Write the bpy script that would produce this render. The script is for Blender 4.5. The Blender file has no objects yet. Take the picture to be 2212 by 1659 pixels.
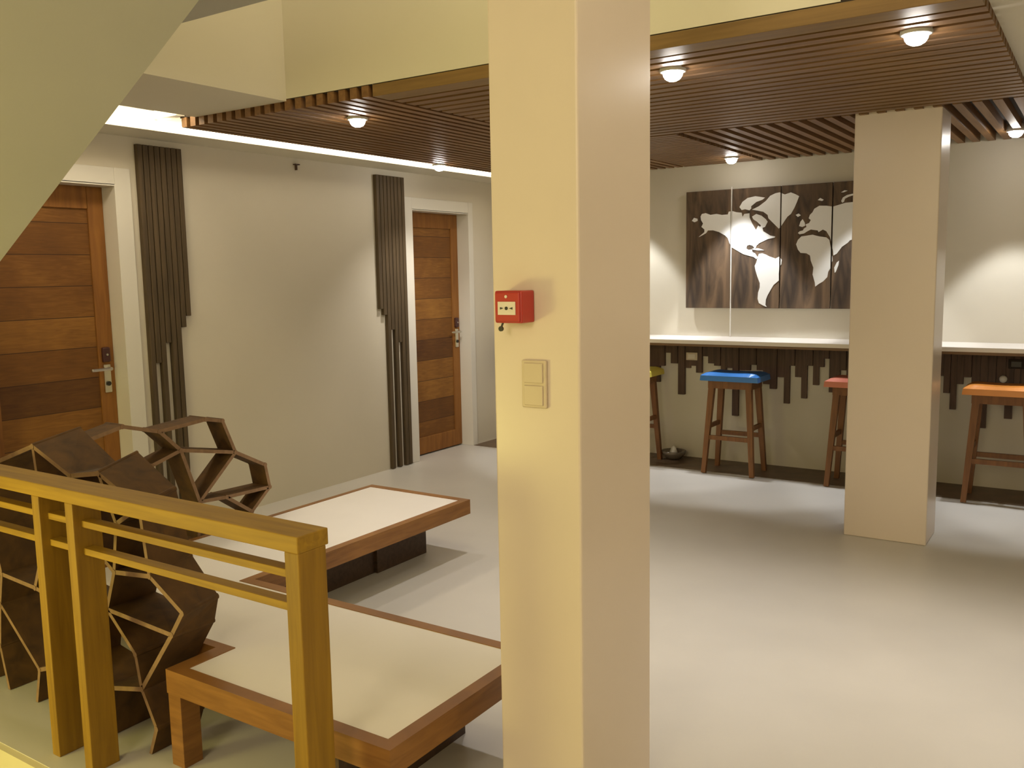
import bpy, bmesh, math, random
from mathutils import Vector, Matrix
random.seed(7)
COL = bpy.context.scene.collection
scene = bpy.context.scene

# ------------------------------------------------------------------ materials
def new_mat(name):
    m = bpy.data.materials.new(name); m.use_nodes = True
    nt = m.node_tree; b = nt.nodes['Principled BSDF']
    return m, nt, b

def plain(name, col, rough=.5, metal=0., vary=.06, scale=6., bump=0., coat=0., bscale=120.):
    m, nt, b = new_mat(name)
    tc = nt.nodes.new('ShaderNodeTexCoord')
    n = nt.nodes.new('ShaderNodeTexNoise'); n.inputs['Scale'].default_value = scale; n.inputs['Detail'].default_value = 5
    nt.links.new(tc.outputs['Object'], n.inputs['Vector'])
    r = nt.nodes.new('ShaderNodeValToRGB')
    r.color_ramp.elements[0].position = .3; r.color_ramp.elements[1].position = .7
    r.color_ramp.elements[0].color = tuple(c*(1-vary) for c in col)+(1,)
    r.color_ramp.elements[1].color = tuple(min(1, c*(1+vary)) for c in col)+(1,)
    nt.links.new(n.outputs['Fac'], r.inputs['Fac']); nt.links.new(r.outputs['Color'], b.inputs['Base Color'])
    b.inputs['Roughness'].default_value = rough; b.inputs['Metallic'].default_value = metal
    b.inputs['Coat Weight'].default_value = coat
    if bump:
        n2 = nt.nodes.new('ShaderNodeTexNoise'); n2.inputs['Scale'].default_value = bscale
        nt.links.new(tc.outputs['Object'], n2.inputs['Vector'])
        bp = nt.nodes.new('ShaderNodeBump'); bp.inputs['Strength'].default_value = bump; bp.inputs['Distance'].default_value = .004
        nt.links.new(n2.outputs['Fac'], bp.inputs['Height']); nt.links.new(bp.outputs['Normal'], b.inputs['Normal'])
    return m

def wood(name, dark, light, grain=(30, 30, 2.5), rough=.45, dist=3., coat=0.):
    """grain: scale per axis, the small one runs along the grain"""
    m, nt, b = new_mat(name)
    tc = nt.nodes.new('ShaderNodeTexCoord'); mp = nt.nodes.new('ShaderNodeMapping')
    mp.inputs['Scale'].default_value = grain
    nt.links.new(tc.outputs['Object'], mp.inputs['Vector'])
    n = nt.nodes.new('ShaderNodeTexNoise'); n.inputs['Scale'].default_value = 1.; n.inputs['Detail'].default_value = 7; n.inputs['Distortion'].default_value = dist*.2
    nt.links.new(mp.outputs['Vector'], n.inputs['Vector'])
    n2 = nt.nodes.new('ShaderNodeTexNoise'); n2.inputs['Scale'].default_value = 1.7; n2.inputs['Detail'].default_value = 2
    nt.links.new(tc.outputs['Object'], n2.inputs['Vector'])
    mx = nt.nodes.new('ShaderNodeMath'); mx.operation = 'MULTIPLY_ADD'; mx.inputs[1].default_value = .7
    nt.links.new(n.outputs['Fac'], mx.inputs[0])
    ml = nt.nodes.new('ShaderNodeMath'); ml.operation = 'MULTIPLY'; ml.inputs[1].default_value = .3
    nt.links.new(n2.outputs['Fac'], ml.inputs[0]); nt.links.new(ml.outputs[0], mx.inputs[2])
    r = nt.nodes.new('ShaderNodeValToRGB')
    r.color_ramp.elements[0].position = .34; r.color_ramp.elements[1].position = .68
    r.color_ramp.elements[0].color = dark+(1,); r.color_ramp.elements[1].color = light+(1,)
    nt.links.new(mx.outputs[0], r.inputs['Fac']); nt.links.new(r.outputs['Color'], b.inputs['Base Color'])
    b.inputs['Roughness'].default_value = rough; b.inputs['Coat Weight'].default_value = coat
    bp = nt.nodes.new('ShaderNodeBump'); bp.inputs['Strength'].default_value = .15; bp.inputs['Distance'].default_value = .002
    nt.links.new(mx.outputs[0], bp.inputs['Height']); nt.links.new(bp.outputs['Normal'], b.inputs['Normal'])
    return m

def plank_wood(name, ramp, plank_h, z0, grain=(6, 6, 60), rough=.4):
    """horizontal boards stacked in z, each board with its own tone and grain along y"""
    m, nt, b = new_mat(name)
    N = nt.nodes.new; L = nt.links.new
    tc = N('ShaderNodeTexCoord'); sp = N('ShaderNodeSeparateXYZ'); L(tc.outputs['Object'], sp.inputs[0])
    dv = N('ShaderNodeMath'); dv.operation = 'MULTIPLY_ADD'; dv.inputs[1].default_value = 1/plank_h; dv.inputs[2].default_value = -z0/plank_h
    L(sp.outputs['Z'], dv.inputs[0])
    fl = N('ShaderNodeMath'); fl.operation = 'FLOOR'; L(dv.outputs[0], fl.inputs[0])
    fr = N('ShaderNodeMath'); fr.operation = 'FRACT'; L(dv.outputs[0], fr.inputs[0])
    wn = N('ShaderNodeTexWhiteNoise'); wn.noise_dimensions = '1D'; L(fl.outputs[0], wn.inputs['W'])
    mp = N('ShaderNodeMapping'); mp.inputs['Scale'].default_value = grain; L(tc.outputs['Object'], mp.inputs['Vector'])
    n = N('ShaderNodeTexNoise'); n.inputs['Scale'].default_value = 1; n.inputs['Detail'].default_value = 6; n.inputs['Distortion'].default_value = 1.2
    L(mp.outputs['Vector'], n.inputs['Vector'])
    n3 = N('ShaderNodeTexNoise'); n3.inputs['Scale'].default_value = 4; n3.inputs['Detail'].default_value = 3
    L(tc.outputs['Object'], n3.inputs['Vector'])
    a1 = N('ShaderNodeMath'); a1.operation = 'MULTIPLY_ADD'; a1.inputs[1].default_value = .46
    L(wn.outputs['Value'], a1.inputs[0])
    a2 = N('ShaderNodeMath'); a2.operation = 'MULTIPLY_ADD'; a2.inputs[1].default_value = .45
    L(n.outputs['Fac'], a2.inputs[0])
    a3 = N('ShaderNodeMath'); a3.operation = 'MULTIPLY_ADD'; a3.inputs[1].default_value = .45; a3.inputs[2].default_value = -.22
    L(n3.outputs['Fac'], a3.inputs[0]); L(a3.outputs[0], a2.inputs[2]); L(a2.outputs[0], a1.inputs[2])
    r = N('ShaderNodeValToRGB'); r.color_ramp.elements[0].position = .1; r.color_ramp.elements[1].position = .9
    r.color_ramp.elements[0].color = ramp[0]+(1,); r.color_ramp.elements[1].color = ramp[2]+(1,)
    e = r.color_ramp.elements.new(.5); e.color = ramp[1]+(1,)
    L(a1.outputs[0], r.inputs['Fac'])
    # groove between boards
    g = N('ShaderNodeMath'); g.operation = 'GREATER_THAN'; g.inputs[1].default_value = .975; L(fr.outputs[0], g.inputs[0])
    mix = N('ShaderNodeMix'); mix.data_type = 'RGBA'
    L(g.outputs[0], mix.inputs['Factor']); L(r.outputs['Color'], mix.inputs['A']); mix.inputs['B'].default_value = tuple(c*.6 for c in ramp[0])+(1,)
    L(mix.outputs['Result'], b.inputs['Base Color'])
    b.inputs['Roughness'].default_value = rough
    return m

def emit(name, col, strength):
    m, nt, b = new_mat(name)
    b.inputs['Base Color'].default_value = (.8, .8, .8, 1)
    b.inputs['Emission Color'].default_value = col+(1,); b.inputs['Emission Strength'].default_value = strength
    return m

M = {}
M['wall'] = plain('wall_paint', (.63, .58, .475), .6, vary=.03, scale=1.2, bump=.04)
M['white'] = plain('white_gloss_paint', (.70, .67, .60), .35, vary=.02, scale=2)
M['column'] = plain('column_paint', (.72, .62, .535), .3, vary=.03, scale=1.5, bump=.03)
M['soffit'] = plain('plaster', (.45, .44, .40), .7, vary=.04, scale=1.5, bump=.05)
M['ceil'] = plain('ceiling_paint', (.64, .60, .50), .7, vary=.03, scale=1)
M['floor'] = plain('polished_cement', (.56, .53, .48), .38, vary=.07, scale=1.1, bump=.02, bscale=30)
M['shadeband'] = plain('counter_shade_paint', (.13, .085, .05), .5, vary=.2, scale=9)  # shade under the counter put into a floor colour
M['rail'] = wood('golden_timber', (.25, .135, .005), (.39, .225, .011), (3, 45, 45), .6)
M['railv'] = wood('golden_timber_upright', (.22, .115, .005), (.34, .19, .011), (45, 45, 3), .6)
M['voro'] = wood('dark_walnut', (.055, .025, .005), (.125, .058, .011), (14, 14, 14), .8)
M['voroedge'] = wood('walnut_edge', (.20, .115, .06), (.30, .18, .10), (25, 25, 25), .7)
M['bench'] = wood('chestnut_timber', (.19, .08, .018), (.31, .14, .034), (5, 5, 45), .42)
M['benchy'] = wood('chestnut_timber_y', (.19, .085, .028), (.30, .15, .055), (40, 4, 40), .42)
M['plinth'] = wood('dark_plinth_timber', (.05, .026, .014), (.09, .05, .028), (4, 40, 40), .5)
M['pad'] = plain('cream_laminate', (.80, .755, .70), .5, vary=.02, scale=3)
M['slat'] = wood('ceiling_slat_x', (.14, .066, .022), (.24, .125, .045), (2.5, 40, 40), .5)
M['slaty'] = wood('ceiling_slat_y', (.15, .068, .020), (.25, .125, .040), (40, 2.5, 40), .5)
M['edgeboard'] = wood('ceiling_edge_board', (.16, .09, .026), (.24, .14, .044), (2.5, 40, 40), .5)
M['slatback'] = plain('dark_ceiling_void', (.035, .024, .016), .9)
M['wslat'] = wood('grey_brown_slat', (.055, .036, .016), (.11, .072, .034), (60, 60, 2.5), .75)
M['strip'] = wood('reclaimed_dark_timber', (.055, .028, .018), (.13, .072, .045), (35, 35, 2.5), .6)
M['doorpanel'] = plank_wood('door_boards', ((.075, .026, .0035), (.165, .064, .008), (.33, .15, .025)), .182, .12, rough=.75)
M['doorframe'] = wood('door_timber', (.19, .07, .010), (.29, .12, .020), (30, 30, 3), .7)
M['chrome'] = plain('brushed_nickel', (.72, .70, .64), .28, 1., vary=.03)
M['blackp'] = plain('black_plastic', (.02, .018, .016), .35)
M['lockred'] = plain('dark_red_brown_plastic', (.06, .02, .02), .3)
M['red'] = plain('red_plastic', (.42, .028, .02), .35, vary=.03)
M['cream'] = plain('cream_label', (.70, .64, .55), .5)
M['switch'] = plain('beige_switch_plate', (.60, .50, .37), .35, vary=.02)
M['counter'] = plain('white_counter', (.78, .72, .65), .3, vary=.03, scale=4)
M['counteredge'] = wood('counter_edge', (.14, .075, .03), (.22, .12, .055), (2.5, 40, 40), .45)
M['stool'] = wood('stool_timber', (.15, .058, .016), (.25, .105, .030), (40, 40, 4), .55)
M['blue'] = plain('blue_vinyl', (.045, .21, .62), .28, vary=.05)
M['pink'] = plain('coral_red_vinyl', (.62, .19, .12), .35, vary=.05)
M['orange'] = plain('orange_vinyl', (.72, .27, .05), .32, vary=.05)
M['yellow'] = plain('yellow_vinyl', (.88, .74, .12), .35, vary=.05)
M['art'] = wood('dark_stained_board', (.026, .016, .010), (.21, .13, .07), (11, 11, 2.0), .75, dist=5)
M['land'] = plain('white_land_paint', (.80, .79, .76), .5, vary=.02)
M['cord'] = plain('white_cord', (.75, .72, .66), .5)
M['glass'] = plain('grey_glazed_dish', (.16, .13, .10), .2, vary=.1)
M['trimy'] = plain('stair_edge_paint', (.72, .64, .42), .5, vary=.03)
M['led'] = emit('led_strip', (1, .86, .62), 10.)
M['bulb'] = emit('spot_lens', (1, .95, .88), 60.)
M['ring'] = plain('white_lamp_trim', (.55, .53, .5), .4)

# ------------------------------------------------------------------ mesh helpers
def box(bm, x0, x1, y0, y1, z0, z1, bev=0., mi=0):
    vs = [bm.verts.new(p) for p in ((x0,y0,z0),(x1,y0,z0),(x1,y1,z0),(x0,y1,z0),(x0,y0,z1),(x1,y0,z1),(x1,y1,z1),(x0,y1,z1))]
    fs = [bm.faces.new([vs[i] for i in f]) for f in ((3,2,1,0),(4,5,6,7),(0,1,5,4),(1,2,6,5),(2,3,7,6),(3,0,4,7))]
    for f in fs: f.material_index = mi
    if bev:
        es = list({e for f in fs for e in f.edges})
        r = bmesh.ops.bevel(bm, geom=es, offset=bev, segments=2, affect='EDGES', profile=.5)
        for f in r['faces']: f.material_index = mi
    return vs

def hexa(bm, a, b, mi=0, edge_mi=None):
    """a, b: matching quads (4 points each) -> closed block; edge_mi material on quad a"""
    va = [bm.verts.new(p) for p in a]; vb = [bm.verts.new(p) for p in b]
    fa = bm.faces.new(va); fb = bm.faces.new(vb[::-1])
    for i in range(4):
        f = bm.faces.new((va[i], vb[i], vb[(i+1) % 4], va[(i+1) % 4])); f.material_index = mi
    fa.material_index = mi if edge_mi is None else edge_mi; fb.material_index = mi if edge_mi is None else edge_mi
    return va+vb

def bar(bm, p, q, w, d=None, ref=(0, 1, 0), mi=0, w2=None, d2=None):
    """tapered rectangular bar from p to q"""
    p, q = Vector(p), Vector(q); t = (q-p).normalized(); ref = Vector(ref)
    s = t.cross(ref).normalized(); u = s.cross(t).normalized(); d = d or w; w2 = w2 or w; d2 = d2 or d
    f = lambda c, w, d: [c-s*w/2-u*d/2, c+s*w/2-u*d/2, c+s*w/2+u*d/2, c-s*w/2+u*d/2]
    return hexa(bm, f(p, w, d), f(q, w2, d2), mi)

def cyl(bm, c, r, h, axis='Z', seg=24, r2=None, mi=0):
    mat = {'Z': Matrix.Identity(3), 'X': Matrix.Rotation(math.pi/2, 3, 'Y'), 'Y': Matrix.Rotation(-math.pi/2, 3, 'X')}[axis].to_4x4()
    mat = Matrix.Translation(c) @ mat
    r_ = bmesh.ops.create_cone(bm, cap_ends=True, segments=seg, radius1=r, radius2=r if r2 is None else r2, depth=h, matrix=mat)
    return r_['verts']

def lathe(bm, prof, c=(0, 0, 0), seg=32):
    rings = []
    for r, z in prof:
        rings.append([bm.verts.new((c[0]+r*math.cos(2*math.pi*i/seg), c[1]+r*math.sin(2*math.pi*i/seg), c[2]+z)) for i in range(seg)])
    for a, b in zip(rings, rings[1:]):
        for i in range(seg): bm.faces.new((a[i], a[(i+1) % seg], b[(i+1) % seg], b[i]))
    bm.faces.new(rings[0][::-1]); bm.faces.new(rings[-1])

def prism(bm, pts, z0, z1):
    lo = [bm.verts.new((x, y, z0)) for x, y in pts]; hi = [bm.verts.new((x, y, z1)) for x, y in pts]
    n = len(pts); bm.faces.new(lo[::-1]); bm.faces.new(hi)
    for i in range(n): bm.faces.new((lo[i], lo[(i+1) % n], hi[(i+1) % n], hi[i]))

def rootof(o):
    while o.parent: o = o.parent
    return o

def obj(name, bm, mats, parent=None, smooth=False, local=False):
    """link bm as one mesh object; bm is in world coordinates unless local"""
    bmesh.ops.recalc_face_normals(bm, faces=bm.faces[:])
    if parent is not None and not local:
        bmesh.ops.translate(bm, verts=bm.verts[:], vec=-rootof(parent).location)
    me = bpy.data.meshes.new(name); bm.to_mesh(me); bm.free()
    for m in (mats if isinstance(mats, (list, tuple)) else [mats]): me.materials.append(m)
    if smooth:
        for p in me.polygons: p.use_smooth = True
    o = bpy.data.objects.new(name, me); COL.objects.link(o)
    if parent is not None: o.parent = parent
    return o

def tag(o, label=None, cat=None, group=None, kind=None):
    for k, v in (('label', label), ('category', cat), ('group', group), ('kind', kind)):
        if v: o[k] = v
    return o

def thing(name, label, cat, loc, group=None):
    o = bpy.data.objects.new(name, None); COL.objects.link(o); o.location = loc; o.empty_display_size = .1
    return tag(o, label, cat, group)

def struct(name, mat, *boxes, label=None):
    bm = bmesh.new()
    for b in boxes: box(bm, *b)
    o = obj(name, bm, mat); o['kind'] = 'structure'
    if label: o['label'] = label
    return o

def B(*a, **k):
    bm = bmesh.new(); box(bm, *a, **k); return bm

def copy_tree(src, loc, label, mats=None):
    r = src.copy(); COL.objects.link(r); r.location = loc; r['label'] = label
    for ch in list(src.children):
        c = ch.copy(); COL.objects.link(c); c.parent = r
        for g in ch.children:
            d = g.copy(); COL.objects.link(d); d.parent = c
    return r

# ------------------------------------------------------------------ setting
XL, YF, ZC = -4.91, 7.17, 2.50       # left wall plane, far wall plane, ceiling height
YB, XA = 3.33, -3.57                 # far and left edge of the stair void in the ceiling
# floor with the stairwell cut out of it
struct('floor', M['floor'], (-5.3, 2.6, 1.47, 7.4, -.2, 0), (-1.78, 2.6, -3.2, 1.47, -.2, 0), (-5.3, -1.78, -3.2, .36, -.2, 0))
struct('trim_1', M['trimy'], (-4.9, -1.78, 1.445, 1.47, -.55, -.002), label='pale painted edge of the floor opening for the stairs going down')
# left wall with two door openings
D1 = (2.39, 3.205, 2.165); D2 = (5.90, 6.715, 2.155)
struct('wall_left', M['wall'], (XL-.2, XL, -3.2, D1[0], 0, 2.9), (XL-.2, XL, D1[1], D2[0], 0, 2.9), (XL-.2, XL, D2[1], YF+.2, 0, 2.9),
       (XL-.2, XL, D1[0], D1[1], D1[2], 2.9), (XL-.2, XL, D2[0], D2[1], D2[2], 2.9), (XL-.2, XL, -3.2, YB, 2.9, 4.4))
struct('wall_far', M['wall'], (XL, 2.6, YF, YF+.2, 0, 2.9))
struct('wall_right', M['wall'], (2.4, 2.6, -3.2, YF, 0, 4.4))
struct('wall_back', M['wall'], (XL, 2.6, -3.4, -3.2, -.2, 4.4))
# ceilings: strip along the left wall, slab left of the void, slab right of the slats, faces of the void
struct('ceiling', M['ceil'], (XL, -4.60, 1.3, YF, 2.45, 2.56), (-4.30, XA, 1.3, YB, ZC, 2.62), (-.385, 2.4, YB, YF, ZC-.012, 2.62))
struct('ceiling_upper', M['ceil'], (XL, 2.4, -3.2, YB, 3.95, 4.1))
struct('ceiling_cove', M['ceil'], (-4.72, -4.2, 1.3, YF, 2.64, 2.70))
struct('wall_void_left', M['ceil'], (XA-.12, XA, 1.5, YB, 2.62, 3.95))
struct('wall_void_far', M['ceil'], (XA-.12, -.82, YB, YB+.15, ZC+.012, 3.95), (-.30, 2.4, YB, YB+.15, 2.62, 3.95), (-.82, -.30, YB, YB+.15, 2.75, 3.95))
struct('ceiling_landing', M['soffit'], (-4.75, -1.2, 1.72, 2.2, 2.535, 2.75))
# columns
bm = B(-1.385, -1.118, 2.0, 2.43, 0, 3.95, bev=.006)
c1 = obj('column_1', bm, M['column']); c1['kind'] = 'structure'; c1['label'] = 'square cream column in front carrying the red call point'
bm = B(-1.25, -.794, 5.47, 5.79, 0, ZC, bev=.006)
c2 = obj('column_2', bm, M['column']); c2['kind'] = 'structure'; c2['label'] = 'square cream column standing before the bar counter'
# stair flight overhead, its soffit rising to the right
bm = bmesh.new()
ax, az, sl = -2.879, 1.667, .588
zl = lambda x: az+(x-ax)*sl
prof = [(-4.9, zl(-4.9)), (.35, zl(.35)), (.35, zl(.35)+.24), (-4.9, zl(-4.9)+.24)]
lo = [bm.verts.new((x, .38, z)) for x, z in prof]; hi = [bm.verts.new((x, 1.47, z)) for x, z in prof]
bm.faces.new(lo[::-1]); bm.faces.new(hi)
for i in range(4): bm.faces.new((lo[i], lo[(i+1) % 4], hi[(i+1) % 4], hi[i]))
for i in range(17):
    x = -4.85+i*.29; box(bm, x, x+.30, .40, 1.45, zl(x)+.2, zl(x)+.38)
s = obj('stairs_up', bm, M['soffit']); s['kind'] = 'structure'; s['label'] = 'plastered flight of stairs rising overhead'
# flight going down in the opening
bm = bmesh.new()
for i in range(8):
    box(bm, -1.78-.3*(i+1), -1.78-.3*i, .36, 1.445, -1.7, -.17*(i+1))
s = obj('stairs_down', bm, M['floor']); s['kind'] = 'structure'
struct('wall_stairwell', M['wall'], (-4.9, -1.78, .30, .36, -1.7, -.2), (-4.95, -4.18, .36, 1.445, -1.7, -1.6), (-4.97, -4.9, .30, 1.47, -1.7, -.2))

# doors
def door(n, d, handle_side):
    y0, y1, z1 = d
    bm = bmesh.new(); cw = .095
    box(bm, XL+.0005, XL+.014, y0-cw, y0+.008, 0.001, z1+cw, .003); box(bm, XL+.0005, XL+.014, y1-.008, y1+cw if n == 1 else y1+.06, 0.001, z1+cw, .003)
    box(bm, XL+.0005, XL+.013, y0+.008, y1-.008, z1-.008, z1+cw, .003)
    for a0, a1 in ((y0+.001, y0+.012), (y1-.012, y1-.001)): box(bm, XL-.19, XL+.0135, a0, a1, .001, z1-.001)
    box(bm, XL-.19, XL+.013, y0+.012, y1-.012, z1-.012, z1-.001)
    f = obj('door_%d' % n, bm, M['white']); f['kind'] = 'structure'
    f['label'] = ('white cased doorway with boarded wooden door beside the tall slats, at the stairs' if n == 1 else 'white cased doorway with boarded wooden door next to the front column')
    y0 += .012; y1 -= .012; z1 -= .012
    xf = XL-.115; st = .10
    bm = bmesh.new()                                   # stiles and rails
    for a in ((y0, y0+st, 0.012, z1), (y1-st, y1, 0.012, z1), (y0+st, y1-st, z1-.13, z1), (y0+st, y1-st, .012, .16)):
        box(bm, xf-.045, xf, a[0]+.001, a[1]-.001, a[2], a[3], .003)
    lf = obj('door_leaf', bm, M['doorframe'], f); lf['label'] = 'orange brown timber door leaf'
    obj('door_panel', B(xf-.035, xf-.012, y0+st, y1-st, .16, z1-.13), M['doorpanel'], lf)
    yh = y1-.055
    bm = B(xf, xf+.012, yh-.022, yh+.022, .93, 1.10, bev=.004); cyl(bm, (xf+.025, yh, 1.075), .011, .05, 'X', 16)
    box(bm, xf+.04, xf+.056, yh-.125, yh+.012, 1.066, 1.084, .006)
    obj('door_handle', bm, M['chrome'], lf)
    bm = bmesh.new(); cyl(bm, (xf+.015, yh, .985), .014, .01, 'X', 16); obj('keyhole', bm, M['blackp'], lf)
    bm = B(xf, xf+.022, yh-.028, yh+.022, 1.115, 1.205, bev=.008); obj('card_lock', bm, M['lockred'], lf)
    bm = bmesh.new(); cyl(bm, (xf+.023, yh-.002, 1.16), .007, .006, 'X', 12); obj('lock_light', bm, M['chrome'], lf)
door(1, D1, 1); door(2, D2, 1)

# ------------------------------------------------------------------ LED cove
bm = bmesh.new()
box(bm, -4.598, -4.545, 3.30, YF-.01, 2.470, 2.485)
t = tag(obj('led_strip', bm, M['led']), 'long warm white LED strip running along the slatted ceiling edge to the far wall', 'light strip')
bm = bmesh.new()
box(bm, -4.595, -4.305, 1.35, 3.28, 2.575, 2.60)
t = tag(obj('cove_light', bm, M['led']), 'short broad bright LED cove light beside the stair soffit', 'light strip')
struct('trim_2', M['ceil'], (-4.60, -4.40, 3.28, 3.34, 2.515, 2.64))

# ------------------------------------------------------------------ slatted ceiling panels
def slat_panel(label, x0, x1, y0, y1, along, pitch, width, board=False, mat=None):
    t = thing('slatted_ceiling_panel', label, 'ceiling panel', ((x0+x1)/2, (y0+y1)/2, 2.455))
    bm = bmesh.new()
    if along == 'Y':
        n = int(round((x1-x0)/pitch))
        for i in range(n):
            x = x0+(i+.5)*(x1-x0)/n; box(bm, x-width/2, x+width/2, y0, y1, 2.455, 2.508)
    else:
        ya = y0+(.135 if board else 0); n = int(round((y1-ya)/pitch))
        for i in range(n):
            y = ya+(i+.5)*(y1-ya)/n; box(bm, x0, x1, y-width/2, y+width/2, 2.455, 2.508)
    obj('slats', bm, M['slaty'] if along == 'Y' else M['slat'], t)
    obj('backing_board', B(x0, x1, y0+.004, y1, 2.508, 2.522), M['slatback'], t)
    if board:
        obj('edge_board', B(x0, x1, y0, y0+.12, 2.452, 2.508, bev=.002), M['edgeboard'], t)
        bm = bmesh.new()
        for x in (-.74, -.50): box(bm, x, x+.05, y0, y0+.3, 2.522, 2.60)
        obj('batten', bm, M['slat'], t)
    return t
slat_panel('brown slatted ceiling panel beside the LED strip, its slats parallel to the left wall with toothed near ends', -4.44, -2.99, YB, YF-.005, 'Y', .0765, .044)
slat_panel('large brown slatted ceiling panel with a wide edge board, holding the two bright spotlights right of the front column', -2.98, -.385, YB, 5.41, 'X', .095, .064, board=True)
slat_panel('slatted ceiling panel of wide-gapped slats running towards the map wall, around the rear column top', -2.30, -.385, 5.43, YF-.005, 'Y', .094, .046)
slat_panel('small close-slatted ceiling panel at the left end of the map wall', -2.98, -2.33, 5.43, YF-.005, 'X', .07, .052)

# ------------------------------------------------------------------ downlights
def make_downlight(loc, label):
    t = thing('downlight', label, 'downlight', loc, None)
    bm = bmesh.new(); lathe(bm, [(.030, .05), (.052, .03), (.056, .0), (.056, -.012), (.044, -.012)], loc)
    obj('trim_ring', bm, M['ring'], t, True)
    bm = bmesh.new(); lathe(bm, [(.043, -.006), (.043, -.014), (.040, -.028), (.032, -.040), (.018, -.048), (.004, -.050)], loc, 24)
    obj('lens', bm, M['bulb'], t, True)
    return t
DL = [((-1.60, 3.70, 2.455), 'bright downlight in the slats just right of the front column'),
      ((-.633, 3.68, 2.455), 'brightest downlight in the slats at the upper right'),
      ((-3.445, 3.72, 2.455), 'bright downlight in the slats left of the front column, above the long bench'),
      ((-2.455, 6.80, 2.455), 'downlight at the map wall, above the world map'),
      ((-.538, 6.69, 2.455), 'downlight at the map wall, right of the rear column'),
      ((-4.40, 5.66, 2.455), 'small downlight tucked against the LED strip near the second door')]
d0 = make_downlight(*DL[0])
for loc, lab in DL[1:]: copy_tree(d0, loc, lab)

def spot(loc, target, energy, angle, blend=.5, col=(1, .93, .83), size=.04):
    l = bpy.data.lights.new('spot_lamp', 'SPOT'); l.energy = energy; l.spot_size = math.radians(angle); l.spot_blend = blend
    l.color = col; l.shadow_soft_size = size
    o = bpy.data.objects.new('spot_lamp', l); COL.objects.link(o); o.location = loc
    o.rotation_euler = (Vector(target)-Vector(loc)).to_track_quat('-Z', 'Y').to_euler(); return o
def point(loc, energy, col, size=.1):
    l = bpy.data.lights.new('lamp', 'POINT'); l.energy = energy; l.color = col; l.shadow_soft_size = size
    o = bpy.data.objects.new('lamp', l); COL.objects.link(o); o.location = loc; return o
ZL = 2.38
for x, y, e, a in ((-3.445, 3.72, 16, 80), (-2.5, 3.7, 60, 92), (-1.6, 3.7, 52, 76), (-.633, 3.68, 68, 76), (.35, 3.7, 56, 76), (1.3, 3.7, 56, 76)):
    spot((x, y, ZL), (x, y-.1, 0), e, a, .9, (1, .94, .90), .025)
for x, y, e in ((-3.42, 6.8, 66), (-2.455, 6.8, 86), (-1.5, 6.75, 40), (-.538, 6.69, 72), (.4, 6.7, 72)):
    spot((x, y, ZL), (x, y+.16, 0), e, 66, .3, (.95, .975, 1))
spot((-4.33, 5.66, ZL), (-4.4, 5.9, 0), 50, 110, .8)
# stairwell lamp (yellow) among unseen lamps added as fill
spot((-3.05, 5.6, ZL), (-4.9, 6.45, 1.1), 80, 62, 1.)  # added spot without a fixture, brightens the second door
point((-3.3, -.1, .55), 82, (1, .90, .26), .3)
point((-.9, -2.2, 2.5), 146, (1, .86, .58), .6)  # unseen warm fill behind the camera, added for the column front
point((1.2, 1.9, 3.7), 66, (1, .88, .66), .3)  # added fill without a fixture, for the front column's right side
point((-1.6, 2.35, 3.75), 26, (1, .88, .52), .2)  # added fill inside the void, brightens its far face
scene.world = bpy.data.worlds.new('world'); scene.world.use_nodes = True
scene.world.node_tree.nodes['Background'].inputs['Color'].default_value = (.9, .8, .62, 1)
scene.world.node_tree.nodes['Background'].inputs['Strength'].default_value = .02

# ------------------------------------------------------------------ slats on the left wall
def wall_slats(label, ys, w, ztop, bottoms):
    t = thing('slat_panel', label, 'wall slats', (XL, ys[0], 0))
    for y, zb in zip(ys, bottoms):
        obj('slat', B(XL+.001, XL+.034, y, y+w, zb, ztop, bev=.003), M['wslat'], t)
    return t
n = 8; y0, y1 = 3.345, 3.66; p = (y1-y0)/n
wall_slats('stepped grey brown wall slats whose lower ends disappear behind the lattice screen', [y0+i*p for i in range(n)], p*.86, 2.41,
           [.005, 1.09, .005, 1.21, .005, .005, 1.30, 1.37][:8])
n = 8; y0, y1 = 5.452, 5.80; p = (y1-y0)/n
wall_slats('tall stepped grey brown wall slats directly left of the second door', [y0+i*p for i in range(n)], p*.86, 2.40,
           [1.335, 1.285, .005, 1.16, .005, 1.05, .005, .005])
t = thing('sprinkler_mount', 'tiny T-shaped fitting high on the white left wall between the slats', 'sprinkler', (XL, 4.633, 2.40))
obj('stem', B(XL, XL+.02, 4.629, 4.637, 2.365, 2.40), M['strip'], t); obj('deflector', B(XL, XL+.03, 4.612, 4.654, 2.40, 2.408, bev=.002), M['strip'], t)

# ------------------------------------------------------------------ railing
R0, R1 = 1.522, 1.618
t = thing('stair_railing', 'golden timber railing guarding the stair opening in the left foreground', 'railing', (-3.3, 1.57, 0))
obj('top_rail', B(-4.88, -1.668, R0, R1+.012, .905, .950, bev=.003), M['rail'], t)
for x0, x1 in ((-1.720, -1.668), (-2.725, -2.682), (-2.920, -2.877), (-4.05, -4.0)):
    obj('post', B(x0, x1, R0+.001, R1+.002, 0, .906, bev=.003), M['railv'], t)
for z in (.835, .745):
    for x0, x1 in ((-4.0, -2.920), (-2.877, -2.725), (-2.682, -1.720)):
        obj('rail_bar', B(x0, x1, 1.55, 1.59, z-.011, z+.011, bev=.002), M['rail'], t)

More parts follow.
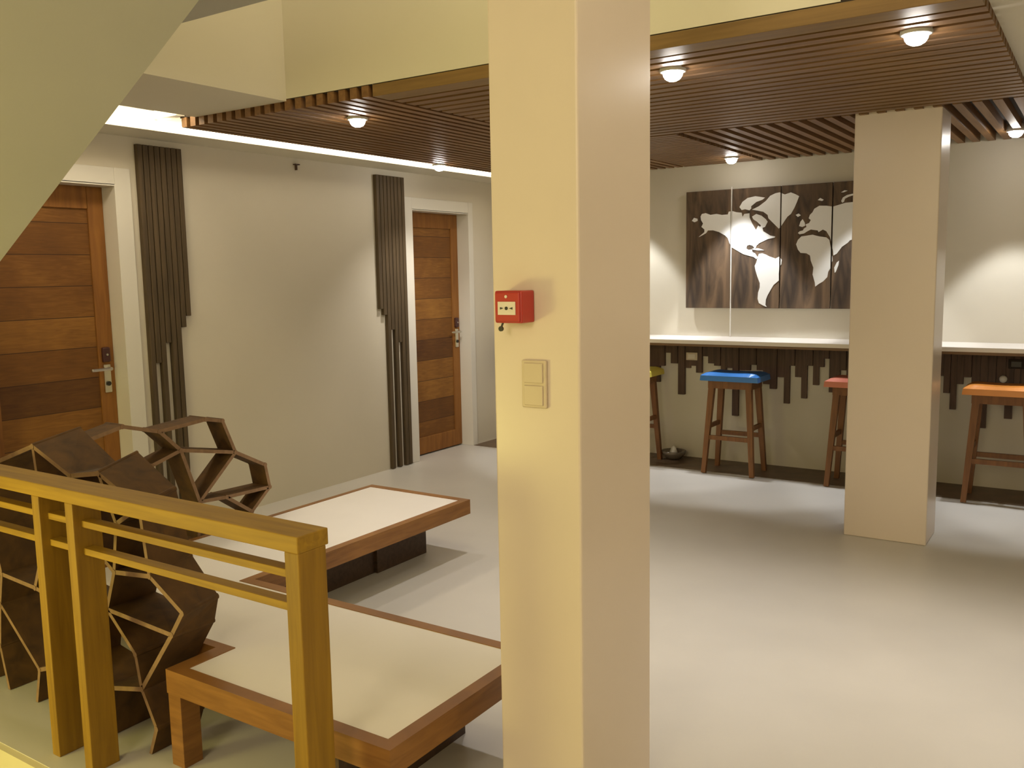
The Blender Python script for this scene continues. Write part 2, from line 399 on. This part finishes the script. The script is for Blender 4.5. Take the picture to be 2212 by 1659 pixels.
# ------------------------------------------------------------------ lattice screens (open polygon cells of thick planks)
def screen(name, label, nodes, edges, to3, depth_front, depth_back, th, loc, backs={}):
    t = thing(name, label, 'lattice screen', loc)
    for i, (a, b) in enumerate(edges):
        bm = bmesh.new(); A, Bq = Vector(nodes[a]), Vector(nodes[b])
        A2, B2 = Vector(backs.get(a, nodes[a])), Vector(backs.get(b, nodes[b]))
        d = (Bq-A).normalized(); nrm = Vector((-d.y, d.x))*th/2; ext = d*th*.1
        d2 = (B2-A2).normalized(); nr2 = Vector((-d2.y, d2.x))*th/2; ex2 = d2*th*.1
        fq = [A-ext-nrm, Bq+ext-nrm, Bq+ext+nrm, A-ext+nrm]; bq = [A2-ex2-nr2, B2+ex2-nr2, B2+ex2+nr2, A2-ex2+nr2]
        cl = lambda p: Vector((p.x, max(p.y, .002)))
        hexa(bm, [to3(cl(p), depth_front) for p in fq], [to3(cl(p), depth_back) for p in bq], 0, 1)
        obj('plank', bm, [M['voro'], M['voroedge']], t)
    s_ = -.0015 if depth_back > depth_front else .0015
    for k in sorted({k for e in edges for k in e}):
        A = Vector(nodes[k]); A2 = Vector(backs.get(k, nodes[k])); r = th*.66
        if A.y < r: continue
        bm = bmesh.new()
        rim = [Vector((math.cos(i*math.pi/5), math.sin(i*math.pi/5)))*r for i in range(10)]
        f = [bm.verts.new(to3(A+q, depth_front+s_)) for q in rim]; g = [bm.verts.new(to3(A2+q, depth_back-s_)) for q in rim]
        for i in range(10): bm.faces.new((f[i], f[(i+1) % 10], g[(i+1) % 10], g[i]))
        bm.faces.new(f).material_index = 1; bm.faces.new(g[::-1]).material_index = 1
        obj('joint', bm, [M['voro'], M['voroedge']], t)
    return t
NN = {'A': (-2.826, .474), 'B': (-2.471, .457), 'Bp': (-2.408, .543), 'H': (-2.569, .637), 'C': (-2.678, .344), 'D': (-2.656, .226),
      'E': (-2.851, .182), 'E0': (-2.864, 0), 'F': (-2.588, .103), 'G': (-2.630, 0), 'T': (-2.767, .617), 'M': (-2.735, .79), 'W': (-2.60, .865),
      'br': (-2.816, .954), 'br3': (-2.992, .926), 'N': (-2.93, .72), 'N2': (-3.18, .69), 'A2': (-3.02, .43), 'L2': (-3.287, .466), 'L1': (-3.524, .478),
      'L0': (-3.556, .351), 'L3': (-3.305, .14), 'L4': (-3.342, 0), 'L3b': (-3.07, .22), 'L5': (-3.586, .173), 'L6': (-3.544, 0), 'Lu': (-3.57, .66),
      'br4': (-3.22, 1.01), 'br5': (-3.47, .93), 'Lt': (-3.70, .85), 'Lv': (-3.71, .60), 'Lx': (-3.71, .24), 'Lb': (-3.70, 0)}
NB = {'B': (-2.50, .44), 'Bp': (-2.472, .530), 'H': (-2.60, .65), 'W': (-2.665, .88), 'br': (-2.87, .985), 'br4': (-3.22, 1.045)}
NE = ['A-B', 'A-C', 'C-D', 'B-D', 'D-E', 'D-F', 'F-G', 'E-E0', 'B-Bp', 'Bp-H', 'H-T', 'H-W', 'T-A', 'T-N', 'M-T', 'M-br', 'M-W', 'W-br', 'br-br3', 'N-br3', 'N-N2',
      'A-A2', 'A2-L2', 'N2-L2', 'N2-br4', 'br3-br4', 'br4-br5', 'br5-Lt', 'L2-L1', 'L1-Lu', 'Lu-br5', 'Lu-Lv', 'Lt-Lv', 'L1-L0', 'L0-L3', 'L3-L4', 'L3-L3b', 'L3b-A2', 'L3b-E', 'L0-L5', 'L5-L6', 'L5-Lx', 'Lv-Lx', 'Lx-Lb']
screen('lattice_screen', 'dark wood lattice screen of polygon cells standing right behind the railing', NN, [e.split('-') for e in NE],
       lambda p, y: (p.x, y, p.y), 1.70, 1.885, .016, (-3.0, 1.79, 0), NB)
FN = {'P1': (2.681, .775), 'P2': (3.006, .708), 'P3a': (2.836, .905), 'P3': (2.936, .883), 'P4': (3.196, .606), 'P5': (3.22, .479), 'P6': (2.771, .498),
      'P7': (3.092, .373), 'U0': (2.381, .938), 'U1': (2.57, .885), 'U3': (2.514, .729), 'Q1': (2.934, .486), 'B1': (2.751, .311), 'B0': (2.73, 0),
      'R1': (3.03, .27), 'R0': (3.06, 0), 'V0': (2.20, .90), 'V': (2.36, .62), 'V1': (2.14, .52), 'V2': (2.0, .80), 'V3': (1.93, .48), 'B3': (2.25, .27), 'B2': (2.22, 0), 'V4': (1.96, .2), 'V5': (1.94, 0)}
FE = ['U0-U1', 'U1-P3a', 'P3a-P3', 'P3-P2', 'P2-P1', 'P1-U3', 'U1-P1', 'P1-P6', 'P2-P6', 'P2-P4', 'P4-P5', 'P5-P7', 'P5-Q1', 'Q1-P6', 'Q1-P7', 'P6-B1', 'B1-B0', 'P7-R1', 'R1-B1', 'R1-R0', 'U0-V0', 'U3-V', 'V-V0', 'V-V1', 'V0-V2', 'V1-V3', 'V2-V3', 'V1-B3', 'B3-B1', 'B3-B2', 'V3-V4', 'V4-B3', 'V4-V5']
screen('lattice_screen', 'dark wood lattice screen of open cells along the left side of the bench', FN, [e.split('-') for e in FE],
       lambda p, x: (x, p.x, p.y), -3.72, -3.845, .018, (-3.78, 2.6, 0))

# ------------------------------------------------------------------ L-shaped low bench
t = thing('corner_bench', 'low L-shaped bench of chestnut timber with cream white inset top', 'bench', (-2.9, 2.6, 0))
ZT = .332; e = .045
outer = [(-2.515, 1.70), (-1.545, 1.70), (-1.545, 2.45), (-2.955, 2.45), (-2.955, 4.0), (-3.70, 4.0), (-3.70, 1.90), (-2.515, 1.90)]
inner = [(-2.515+.06, 1.70+e), (-1.545-e, 1.70+e), (-1.545-e, 2.45-e), (-2.955-e, 2.45-e), (-2.955-e, 4.0-e), (-3.70+.03, 4.0-e), (-3.70+.03, 1.90+.035), (-2.515+.06, 1.90+.035)]
bm = bmesh.new()
for za, zb in ((ZT-.082, ZT),):
    O0 = [bm.verts.new((x, y, za)) for x, y in outer]; O1 = [bm.verts.new((x, y, zb)) for x, y in outer]
    I0 = [bm.verts.new((x, y, za)) for x, y in inner]; I1 = [bm.verts.new((x, y, zb)) for x, y in inner]
    for i in range(8):
        j = (i+1) % 8
        bm.faces.new((O0[i], O0[j], O1[j], O1[i])); bm.faces.new((O1[i], O1[j], I1[j], I1[i]))
        bm.faces.new((I1[i], I1[j], I0[j], I0[i])); bm.faces.new((I0[i], I0[j], O0[j], O0[i]))
obj('frame', bm, M['bench'], t)
bm = bmesh.new(); prism(bm, inner, ZT-.04, ZT-.003); o = obj('bench_top', bm, M['pad'], t); o['label'] = 'cream white inset top'
obj('leg', B(-2.513, -2.45, 1.702, 1.775, 0, ZT-.082, bev=.002), M['bench'], t)
obj('plinth', B(-1.93, -1.80, 1.76, 2.375, 0, ZT-.082), M['plinth'], t)
obj('plinth', B(-3.45, -3.22, 3.50, 3.92, 0, ZT-.082), M['plinth'], t)
obj('plinth', B(-3.45, -3.24, 2.55, 3.50, 0, ZT-.082), M['plinth'], t)

# ------------------------------------------------------------------ fire call point and switch plate on the front column
YC = 2.0
t = thing('fire_alarm_switch', 'red fire alarm call point on the front column', 'fire alarm', (-1.293, YC, 1.515))
obj('housing', B(-1.336, -1.252, YC-.062, YC, 1.472, 1.556, bev=.004), M['red'], t)
obj('cover', B(-1.332, -1.256, YC-.068, YC-.060, 1.476, 1.552, bev=.003), M['red'], t)
obj('label_plate', B(-1.321, -1.267, YC-.0705, YC-.067, 1.494, 1.528), M['cream'], t)
bm = bmesh.new(); cyl(bm, (-1.294, YC-.071, 1.511), .0045, .002, 'Y', 16); obj('mark', bm, M['blackp'], t)
for s in (-1, 1):
    bm = bmesh.new(); xc = -1.294+s*.014
    tip, base = xc-s*.005, xc+s*.005
    va = [(base, YC-.072, 1.508), (base, YC-.072, 1.514), (tip, YC-.072, 1.511)]
    v = [bm.verts.new(p) for p in va]+[bm.verts.new((p[0], YC-.0702, p[2])) for p in va]
    bm.faces.new(v[:3]); bm.faces.new(v[:2:-1])
    for i in range(3): bm.faces.new((v[i], v[(i+1) % 3], v[3+(i+1) % 3], v[3+i]))
    obj('mark', bm, M['blackp'], t)
bm = bmesh.new(); cyl(bm, (-1.296, YC-.0685, 1.541), .004, .003, 'Y', 12); obj('indicator', bm, M['cream'], t)
bm = bmesh.new(); bar(bm, (-1.322, YC-.045, 1.473), (-1.327, YC-.045, 1.462), .004); cyl(bm, (-1.329, YC-.045, 1.456), .007, .005, 'Y', 12)
obj('test_key', bm, M['blackp'], t)
t = thing('switch_plate', 'beige double switch plate below the red call point', 'light switch', (-1.252, YC, 1.308))
obj('plate', B(-1.290, -1.214, YC-.010, YC, 1.245, 1.372, bev=.003), M['switch'], t)
for z in (1.312, 1.252):
    obj('rocker', B(-1.281, -1.223, YC-.014, YC-.009, z, z+.053, bev=.002), M['switch'], t)

# ------------------------------------------------------------------ counter and the timber strips under it
t = thing('bar_counter', 'long white bar counter along the map wall, seen left and right of the rear column', 'counter', (-1.0, 6.9, 0))
obj('worktop', B(-4.2, 2.39, 6.72, YF, 1.018, 1.050, bev=.003), M['counter'], t)
obj('edge_strip', B(-4.2, 2.39, 6.735, YF, .998, 1.018), M['counteredge'], t)
STR = [(-3.265, 0.741), (-3.217, 0.642), (-3.178, 0.785), (-3.127, 0.899), (-3.071, 0.81), (-2.993, 0.546), (-2.944, 0.775), (-2.894, 0.797), (-2.84, 0.74), (-2.788, 0.88), (-2.738, 0.823), (-2.678, 0.806), (-2.629, 0.769), (-2.578, 0.791), (-2.521, 0.395), (-2.471, 0.776), (-2.421, 0.778), (-2.375, 0.826), (-2.325, 0.783), (-2.266, 0.672), (-2.209, 0.637), (-2.154, 0.734), (-2.095, 0.524), (-2.06, 0.831), (-2.018, 0.741), (-1.956, 0.574), (-1.926, 0.837), (-1.872, 0.685), (-1.83, 0.83), (-1.796, 0.897), (-1.755, 0.634), (-1.709, 0.647), (-1.672, 0.812), (-0.939, 0.678), (-0.895, 0.558), (-0.853, 0.747), (-0.807, 0.8), (-0.754, 0.735), (-0.694, 0.437), (-0.653, 0.724), (-0.596, 0.744), (-0.532, 0.516), (-0.493, 0.749), (-0.452, 0.703)]
t = thing('hanging_strips', 'ragged hanging dark timber strips on the wall under the white bar counter', 'wall cladding', (-1.8, YF, .9))
last = None
xs = [(x, z) for x, z in STR]
x = -1.62
while x < -.98: xs.append((x, random.uniform(.52, .86))); x += .049
x = -.40
while x < .45: xs.append((x, random.uniform(.48, .86))); x += .049
x = -4.86
while x < -3.32: xs.append((x, random.uniform(.5, .88))); x += .066
xs.sort()
for i, (x, z) in enumerate(xs):
    xa = (x+xs[i-1][0])/2 if i else x-.024
    xb = (x+xs[i+1][0])/2 if i < len(xs)-1 else x+.024
    xa, xb = max(xa, x-.036), min(xb, x+.036)
    dp = .022+.012*((i*7) % 3)/2
    obj('strip', B(xa+.001, xb-.001, YF-dp, YF-.0015, z, .998), M['strip'], t)
# dark floor strip that paints in the counter's shadow
s = struct('shade_strip', M['shadeband'], (XL+.01, 2.39, 6.715, YF-.001, -.02, .004), label='dark floor strip painting the counter shadow along the foot of the bar wall')
# sockets
for xx, zz, lab in ((-2.90, .875, 'pale wall socket among the timber strips left of the blue stool'), (-.50, .905, 'dark grey wall socket among the timber strips above the orange stool')):
    t = thing('wall_socket', lab, 'socket', (xx, YF-.04, zz))
    obj('plate', B(xx-.05, xx+.05, YF-.046, YF-.034, zz-.03, zz+.035, bev=.002), M['switch'] if xx < -2 else M['slatback'], t)
    obj('insert', B(xx-.032, xx+.032, YF-.05, YF-.045, zz-.017, zz+.022, bev=.001), M['cream'] if xx < -2 else M['blackp'], t)
bm = bmesh.new(); bmesh.ops.create_uvsphere(bm, u_segments=20, v_segments=12, radius=.026, matrix=Matrix.Translation((-.576, YF-.05, .80)))
tag(obj('round_fitting', bm, M['cord'], None, True), 'small round white knob on the strips just above the orange stool', 'wall fitting')

# ------------------------------------------------------------------ world map in four boards
CONT = [[(-2.823, 2.038), (-2.812, 2.058), (-2.779, 2.063), (-2.738, 2.047), (-2.686, 2.052), (-2.642, 2.042), (-2.591, 2.043), (-2.584, 2.064), (-2.556, 2.069), (-2.52, 2.057), (-2.477, 2.051), (-2.469, 2.017), (-2.455, 2.04), (-2.413, 2.043), (-2.411, 2.01), (-2.391, 1.965), (-2.358, 1.909), (-2.341, 1.943), (-2.324, 1.932), (-2.317, 1.943), (-2.349, 1.973), (-2.381, 1.995), (-2.391, 2.016), (-2.357, 2.035), (-2.315, 2.019), (-2.28, 1.99), (-2.265, 1.97), (-2.285, 1.93), (-2.306, 1.924), (-2.299, 1.897), (-2.264, 1.875), (-2.243, 1.861), (-2.202, 1.852), (-2.208, 1.843), (-2.263, 1.834), (-2.304, 1.816), (-2.332, 1.803), (-2.353, 1.783), (-2.356, 1.756), (-2.37, 1.77), (-2.381, 1.785), (-2.409, 1.794), (-2.429, 1.787), (-2.434, 1.765), (-2.416, 1.754), (-2.389, 1.757), (-2.384, 1.736), (-2.362, 1.725), (-2.341, 1.694), (-2.351, 1.679), (-2.373, 1.696), (-2.401, 1.704), (-2.458, 1.721), (-2.501, 1.746), (-2.552, 1.776), (-2.574, 1.811), (-2.589, 1.853), (-2.611, 1.875), (-2.663, 1.905), (-2.714, 1.921), (-2.759, 1.922), (-2.774, 1.902), (-2.803, 1.886), (-2.839, 1.871), (-2.789, 1.91), (-2.789, 1.931), (-2.815, 1.953), (-2.801, 1.98), (-2.819, 2.009)], [(-2.495, 2.096), (-2.471, 2.136), (-2.429, 2.164), (-2.366, 2.174), (-2.289, 2.159), (-2.31, 2.143), (-2.358, 2.129), (-2.4, 2.098), (-2.399, 2.081), (-2.413, 2.066), (-2.449, 2.077), (-2.477, 2.072)], [(-2.392, 2.07), (-2.337, 2.094), (-2.282, 2.132), (-2.248, 2.17), (-2.207, 2.187), (-2.174, 2.192), (-2.133, 2.173), (-2.086, 2.186), (-2.053, 2.171), (-2.022, 2.153), (-2.038, 2.111), (-2.057, 2.066), (-2.083, 2.021), (-2.109, 2.002), (-2.136, 1.963), (-2.162, 1.925), (-2.175, 1.912), (-2.21, 1.947), (-2.245, 1.982), (-2.259, 1.996), (-2.266, 2.023), (-2.301, 2.049), (-2.35, 2.061)], [(-2.34, 1.697), (-2.331, 1.721), (-2.303, 1.724), (-2.275, 1.713), (-2.247, 1.698), (-2.198, 1.68), (-2.171, 1.693), (-2.164, 1.69), (-2.147, 1.669), (-2.15, 1.635), (-2.166, 1.608), (-2.169, 1.561), (-2.168, 1.507), (-2.209, 1.473), (-2.229, 1.439), (-2.256, 1.391), (-2.269, 1.357), (-2.272, 1.316), (-2.261, 1.298), (-2.289, 1.309), (-2.325, 1.329), (-2.336, 1.364), (-2.333, 1.412), (-2.32, 1.453), (-2.32, 1.488), (-2.342, 1.543), (-2.357, 1.591), (-2.364, 1.626), (-2.351, 1.653)], [(-2.388, 1.76), (-2.37, 1.767), (-2.331, 1.763), (-2.289, 1.747), (-2.331, 1.747), (-2.373, 1.753)], [(-2.026, 1.872), (-2.013, 1.885), (-1.987, 1.891), (-1.981, 1.904), (-1.961, 1.916), (-1.968, 1.936), (-1.942, 1.945), (-1.93, 1.967), (-1.946, 1.981), (-1.937, 2.007), (-1.918, 2.025), (-1.905, 2.051), (-1.867, 2.072), (-1.815, 2.069), (-1.77, 2.06), (-1.758, 2.062), (-1.714, 2.073), (-1.676, 2.083), (-1.614, 2.086), (-1.54, 2.094), (-1.437, 2.095), (-1.406, 2.074), (-1.387, 1.822), (-1.44, 1.786), (-1.456, 1.723), (-1.476, 1.774), (-1.532, 1.808), (-1.549, 1.764), (-1.567, 1.726), (-1.587, 1.791), (-1.619, 1.808), (-1.637, 1.802), (-1.65, 1.786), (-1.693, 1.756), (-1.73, 1.705), (-1.754, 1.692), (-1.759, 1.732), (-1.77, 1.771), (-1.777, 1.81), (-1.784, 1.833), (-1.811, 1.877), (-1.837, 1.891), (-1.869, 1.873), (-1.876, 1.886), (-1.902, 1.89), (-1.928, 1.895), (-1.954, 1.883), (-1.98, 1.867), (-2.013, 1.862)], [(-2.038, 1.786), (-2.025, 1.819), (-1.999, 1.845), (-1.953, 1.85), (-1.914, 1.855), (-1.888, 1.847), (-1.861, 1.84), (-1.81, 1.831), (-1.787, 1.811), (-1.779, 1.771), (-1.764, 1.693), (-1.759, 1.653), (-1.769, 1.634), (-1.772, 1.601), (-1.79, 1.569), (-1.796, 1.529), (-1.827, 1.496), (-1.86, 1.477), (-1.885, 1.457), (-1.889, 1.49), (-1.907, 1.55), (-1.902, 1.603), (-1.923, 1.657), (-1.93, 1.697), (-1.957, 1.714), (-2.003, 1.719), (-2.024, 1.746)], [(-1.742, 1.561), (-1.746, 1.601), (-1.728, 1.639), (-1.712, 1.652), (-1.715, 1.62), (-1.733, 1.568)], [(-2.018, 1.925), (-2.008, 1.958), (-1.992, 1.977), (-1.975, 1.949), (-1.971, 1.926), (-1.994, 1.917)], [(-2.046, 2.012), (-2.023, 2.021), (-2.006, 2.007), (-2.029, 1.995)], [(-1.881, 2.115), (-1.862, 2.13), (-1.836, 2.115), (-1.848, 2.106)], [(-1.707, 2.098), (-1.696, 2.123), (-1.665, 2.14), (-1.628, 2.147), (-1.597, 2.142), (-1.652, 2.127), (-1.68, 2.114), (-1.688, 2.09), (-1.7, 2.085)], [(-1.71, 2.162), (-1.685, 2.176), (-1.663, 2.172), (-1.691, 2.161)], [(-2.899, 2.006), (-2.88, 2.03), (-2.85, 2.021), (-2.849, 2.004), (-2.876, 1.994)]]
PX = [(-2.950, -2.568), (-2.556, -2.166), (-2.158, -1.774), (-1.765, -1.381)]
PL = ['leftmost dark board of the wall map, showing Alaska', 'second dark board of the wall map, showing most of North America',
      'third dark board of the wall map, showing Africa and the edge of Greenland', 'fourth dark board of the wall map, partly behind the rear column']
def inside_poly(bm, xa, xb, poly):
    from mathutils.geometry import tessellate_polygon
    b2 = bmesh.new(); pts = [Vector((x, 0, z)) for x, z in poly]
    vs = [b2.verts.new(p) for p in pts]
    for a, b, c in tessellate_polygon([[Vector((p.x, p.z, 0)) for p in pts]]):
        if len({a, b, c}) == 3:
            try: b2.faces.new((vs[a], vs[b], vs[c]))
            except ValueError: pass
    for xc, nx in ((xa, -1), (xb, 1)):
        bmesh.ops.bisect_plane(b2, geom=b2.verts[:]+b2.edges[:]+b2.faces[:], plane_co=(xc, 0, 0), plane_no=(nx, 0, 0), clear_outer=True)
    tris = [[v.co.copy() for v in f.verts] for f in b2.faces if f.calc_area() > 1e-8]
    bord = [[v.co.copy() for v in e.verts] for e in b2.edges if len(e.link_faces) == 1]
    b2.free()
    if not tris: return None
    b3 = bmesh.new(); fy, by = YF-.0645, YF-.0612
    for t_ in tris: b3.faces.new([b3.verts.new((c.x, fy, c.z)) for c in t_])
    for p, q in bord: b3.faces.new([b3.verts.new(k) for k in ((p.x, fy, p.z), (q.x, fy, q.z), (q.x, by, q.z), (p.x, by, p.z))])
    bmesh.ops.remove_doubles(b3, verts=b3.verts[:], dist=1e-5)
    return b3
for (xa, xb), lab in zip(PX, PL):
    t = thing('picture_panel', lab, 'wall map', ((xa+xb)/2, YF, 1.29), 'wall map boards')
    obj('board', B(xa, xb, YF-.061, YF-.034, 1.287, 2.242, bev=.002), M['art'], t)
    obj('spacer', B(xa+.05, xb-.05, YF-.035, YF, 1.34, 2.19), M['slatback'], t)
    for poly in CONT:
        b2 = inside_poly(None, xa+.001, xb-.001, poly)
        if b2 is not None: obj('landmass', b2, M['land'], t)
for xc, z0, lab in ((-2.562, 1.052, 'thin white vertical cord between the first and second map boards, reaching the counter'),):
    bm = bmesh.new(); cyl(bm, (xc, YF-.06, (z0+2.26)/2), .0045, 2.26-z0, 'Z', 10)
    tag(obj('wall_cable', bm, M['cord']), lab, 'cord')

# ------------------------------------------------------------------ stools
def make_stool(label, vinyl):
    t = thing('bar_stool', label, 'stool', (0, 0, 0), 'stools at the bar counter')
    # padded seat, slightly dished along its length
    bm = bmesh.new(); nx, ny, L_, W_ = 14, 8, .232, .155
    grid = {}
    for k in (0, 1):
        for i in range(nx+1):
            for j in range(ny+1):
                u, v = i/nx*2-1, j/ny*2-1
                rim = max(abs(u)**6, abs(v)**6)
                z = .735 if k == 0 else .798-.022*rim+.012*(u*u)*(1-rim)
                grid[k, i, j] = bm.verts.new((u*L_*(1-.02*(k == 1)*rim), v*W_*(1-.02*(k == 1)*rim), z))
    for k in (0, 1):
        for i in range(nx):
            for j in range(ny): bm.faces.new((grid[k, i, j], grid[k, i+1, j], grid[k, i+1, j+1], grid[k, i, j+1]))
    ring = [(i, 0) for i in range(nx)]+[(nx, j) for j in range(ny)]+[(i, ny) for i in range(nx, 0, -1)]+[(0, j) for j in range(ny, 0, -1)]
    for (a, b), (c, d) in zip(ring, ring[1:]+ring[:1]): bm.faces.new((grid[0, a, b], grid[0, c, d], grid[1, c, d], grid[1, a, b]))
    obj('seat', bm, vinyl, t, False, True)
    bm = bmesh.new()
    box(bm, -.175, .175, -.125, -.10, .675, .736); box(bm, -.175, .175, .10, .125, .675, .736)
    box(bm, -.175, -.15, -.10, .10, .675, .736); box(bm, .15, .175, -.10, .10, .675, .736)
    obj('apron', bm, M['stool'], t, False, True)
    for sx in (-1, 1):
        for sy in (-1, 1):
            bm = bmesh.new(); bar(bm, (sx*.195, sy*.15, 0), (sx*.145, sy*.102, .735), .034, .034, (0, 1, 0), 0, .046, .046)
            obj('leg', bm, M['stool'], t, False, True)
    at = lambda sx, sy, z: (sx*(.195-.05*z/.735), sy*(.15-.048*z/.735), z)
    for a, b in ((at(-1, -1, .285), at(1, -1, .285)), (at(-1, 1, .285), at(1, 1, .285)), (at(-1, -1, .37), at(-1, 1, .37)), (at(1, -1, .37), at(1, 1, .37))):
        bm = bmesh.new(); bar(bm, a, b, .020, .034, (0, 0, 1)); obj('stretcher', bm, M['stool'], t, False, True)
    return t
def recolour(t, m):
    for ch in t.children:
        if ch.name.startswith('seat'):
            ch.data = ch.data.copy(); ch.data.materials[0] = m
YS = 6.80
s0 = make_stool('wooden bar stool with shiny blue seat, under the counter below the map', M['blue']); s0.location = (-2.405, YS, .004)
for loc, lab, mt in (((-3.305, YS, .004), 'wooden bar stool with yellow seat, mostly hidden behind the front column', M['yellow']),
                     ((-1.455, YS, .004), 'wooden bar stool with coral red seat, half hidden by the rear column', M['pink']),
                     ((-.545, YS-.02, .004), 'wooden bar stool with orange seat, right of the rear column', M['orange'])):
    c = copy_tree(s0, loc, lab); recolour(c, mt)
# small dish on the floor by the yellow stool
bm = bmesh.new(); lathe(bm, [(.045, .004), (.065, .012), (.10, .05), (.105, .075), (.097, .075), (.088, .05), (.05, .02)], (-3.02, 7.03, 0))
t = thing('floor_dish', 'small round grey dish on the floor against the wall beside the yellow stool', 'dish', (-3.02, 7.03, .004))
obj('bowl', bm, M['glass'], t, True)
bm = bmesh.new(); lathe(bm, [(.03, .02), (.035, .06), (.02, .10), (.006, .115)], (-3.02, 7.03, 0), 20); obj('contents', bm, M['cord'], t, True)

# ------------------------------------------------------------------ camera and view
cam = bpy.data.cameras.new('camera'); co = bpy.data.objects.new('camera', cam); COL.objects.link(co)
cam.sensor_fit = 'HORIZONTAL'; cam.sensor_width = 36; cam.lens = 1934.244/2212*36; cam.clip_start = .05
yaw, pitch, roll = .5859667473, .1226750953, -.0183702952
f0 = Vector((-math.sin(yaw), math.cos(yaw), 0)); r0 = Vector((math.cos(yaw), math.sin(yaw), 0)); u0 = Vector((0, 0, 1))
fw = f0*math.cos(pitch)-u0*math.sin(pitch); up = u0*math.cos(pitch)+f0*math.sin(pitch)
rt = r0*math.cos(roll)+up*math.sin(roll); up2 = -r0*math.sin(roll)+up*math.cos(roll)
co.matrix_world = Matrix(((rt.x, up2.x, -fw.x, 0), (rt.y, up2.y, -fw.y, 0), (rt.z, up2.z, -fw.z, 1.6), (0, 0, 0, 1)))
scene.camera = co
vs = scene.view_settings
vs.view_transform = 'Standard'; vs.look = 'None'; vs.gamma = 1; vs.use_curve_mapping = False; vs.exposure = 0.
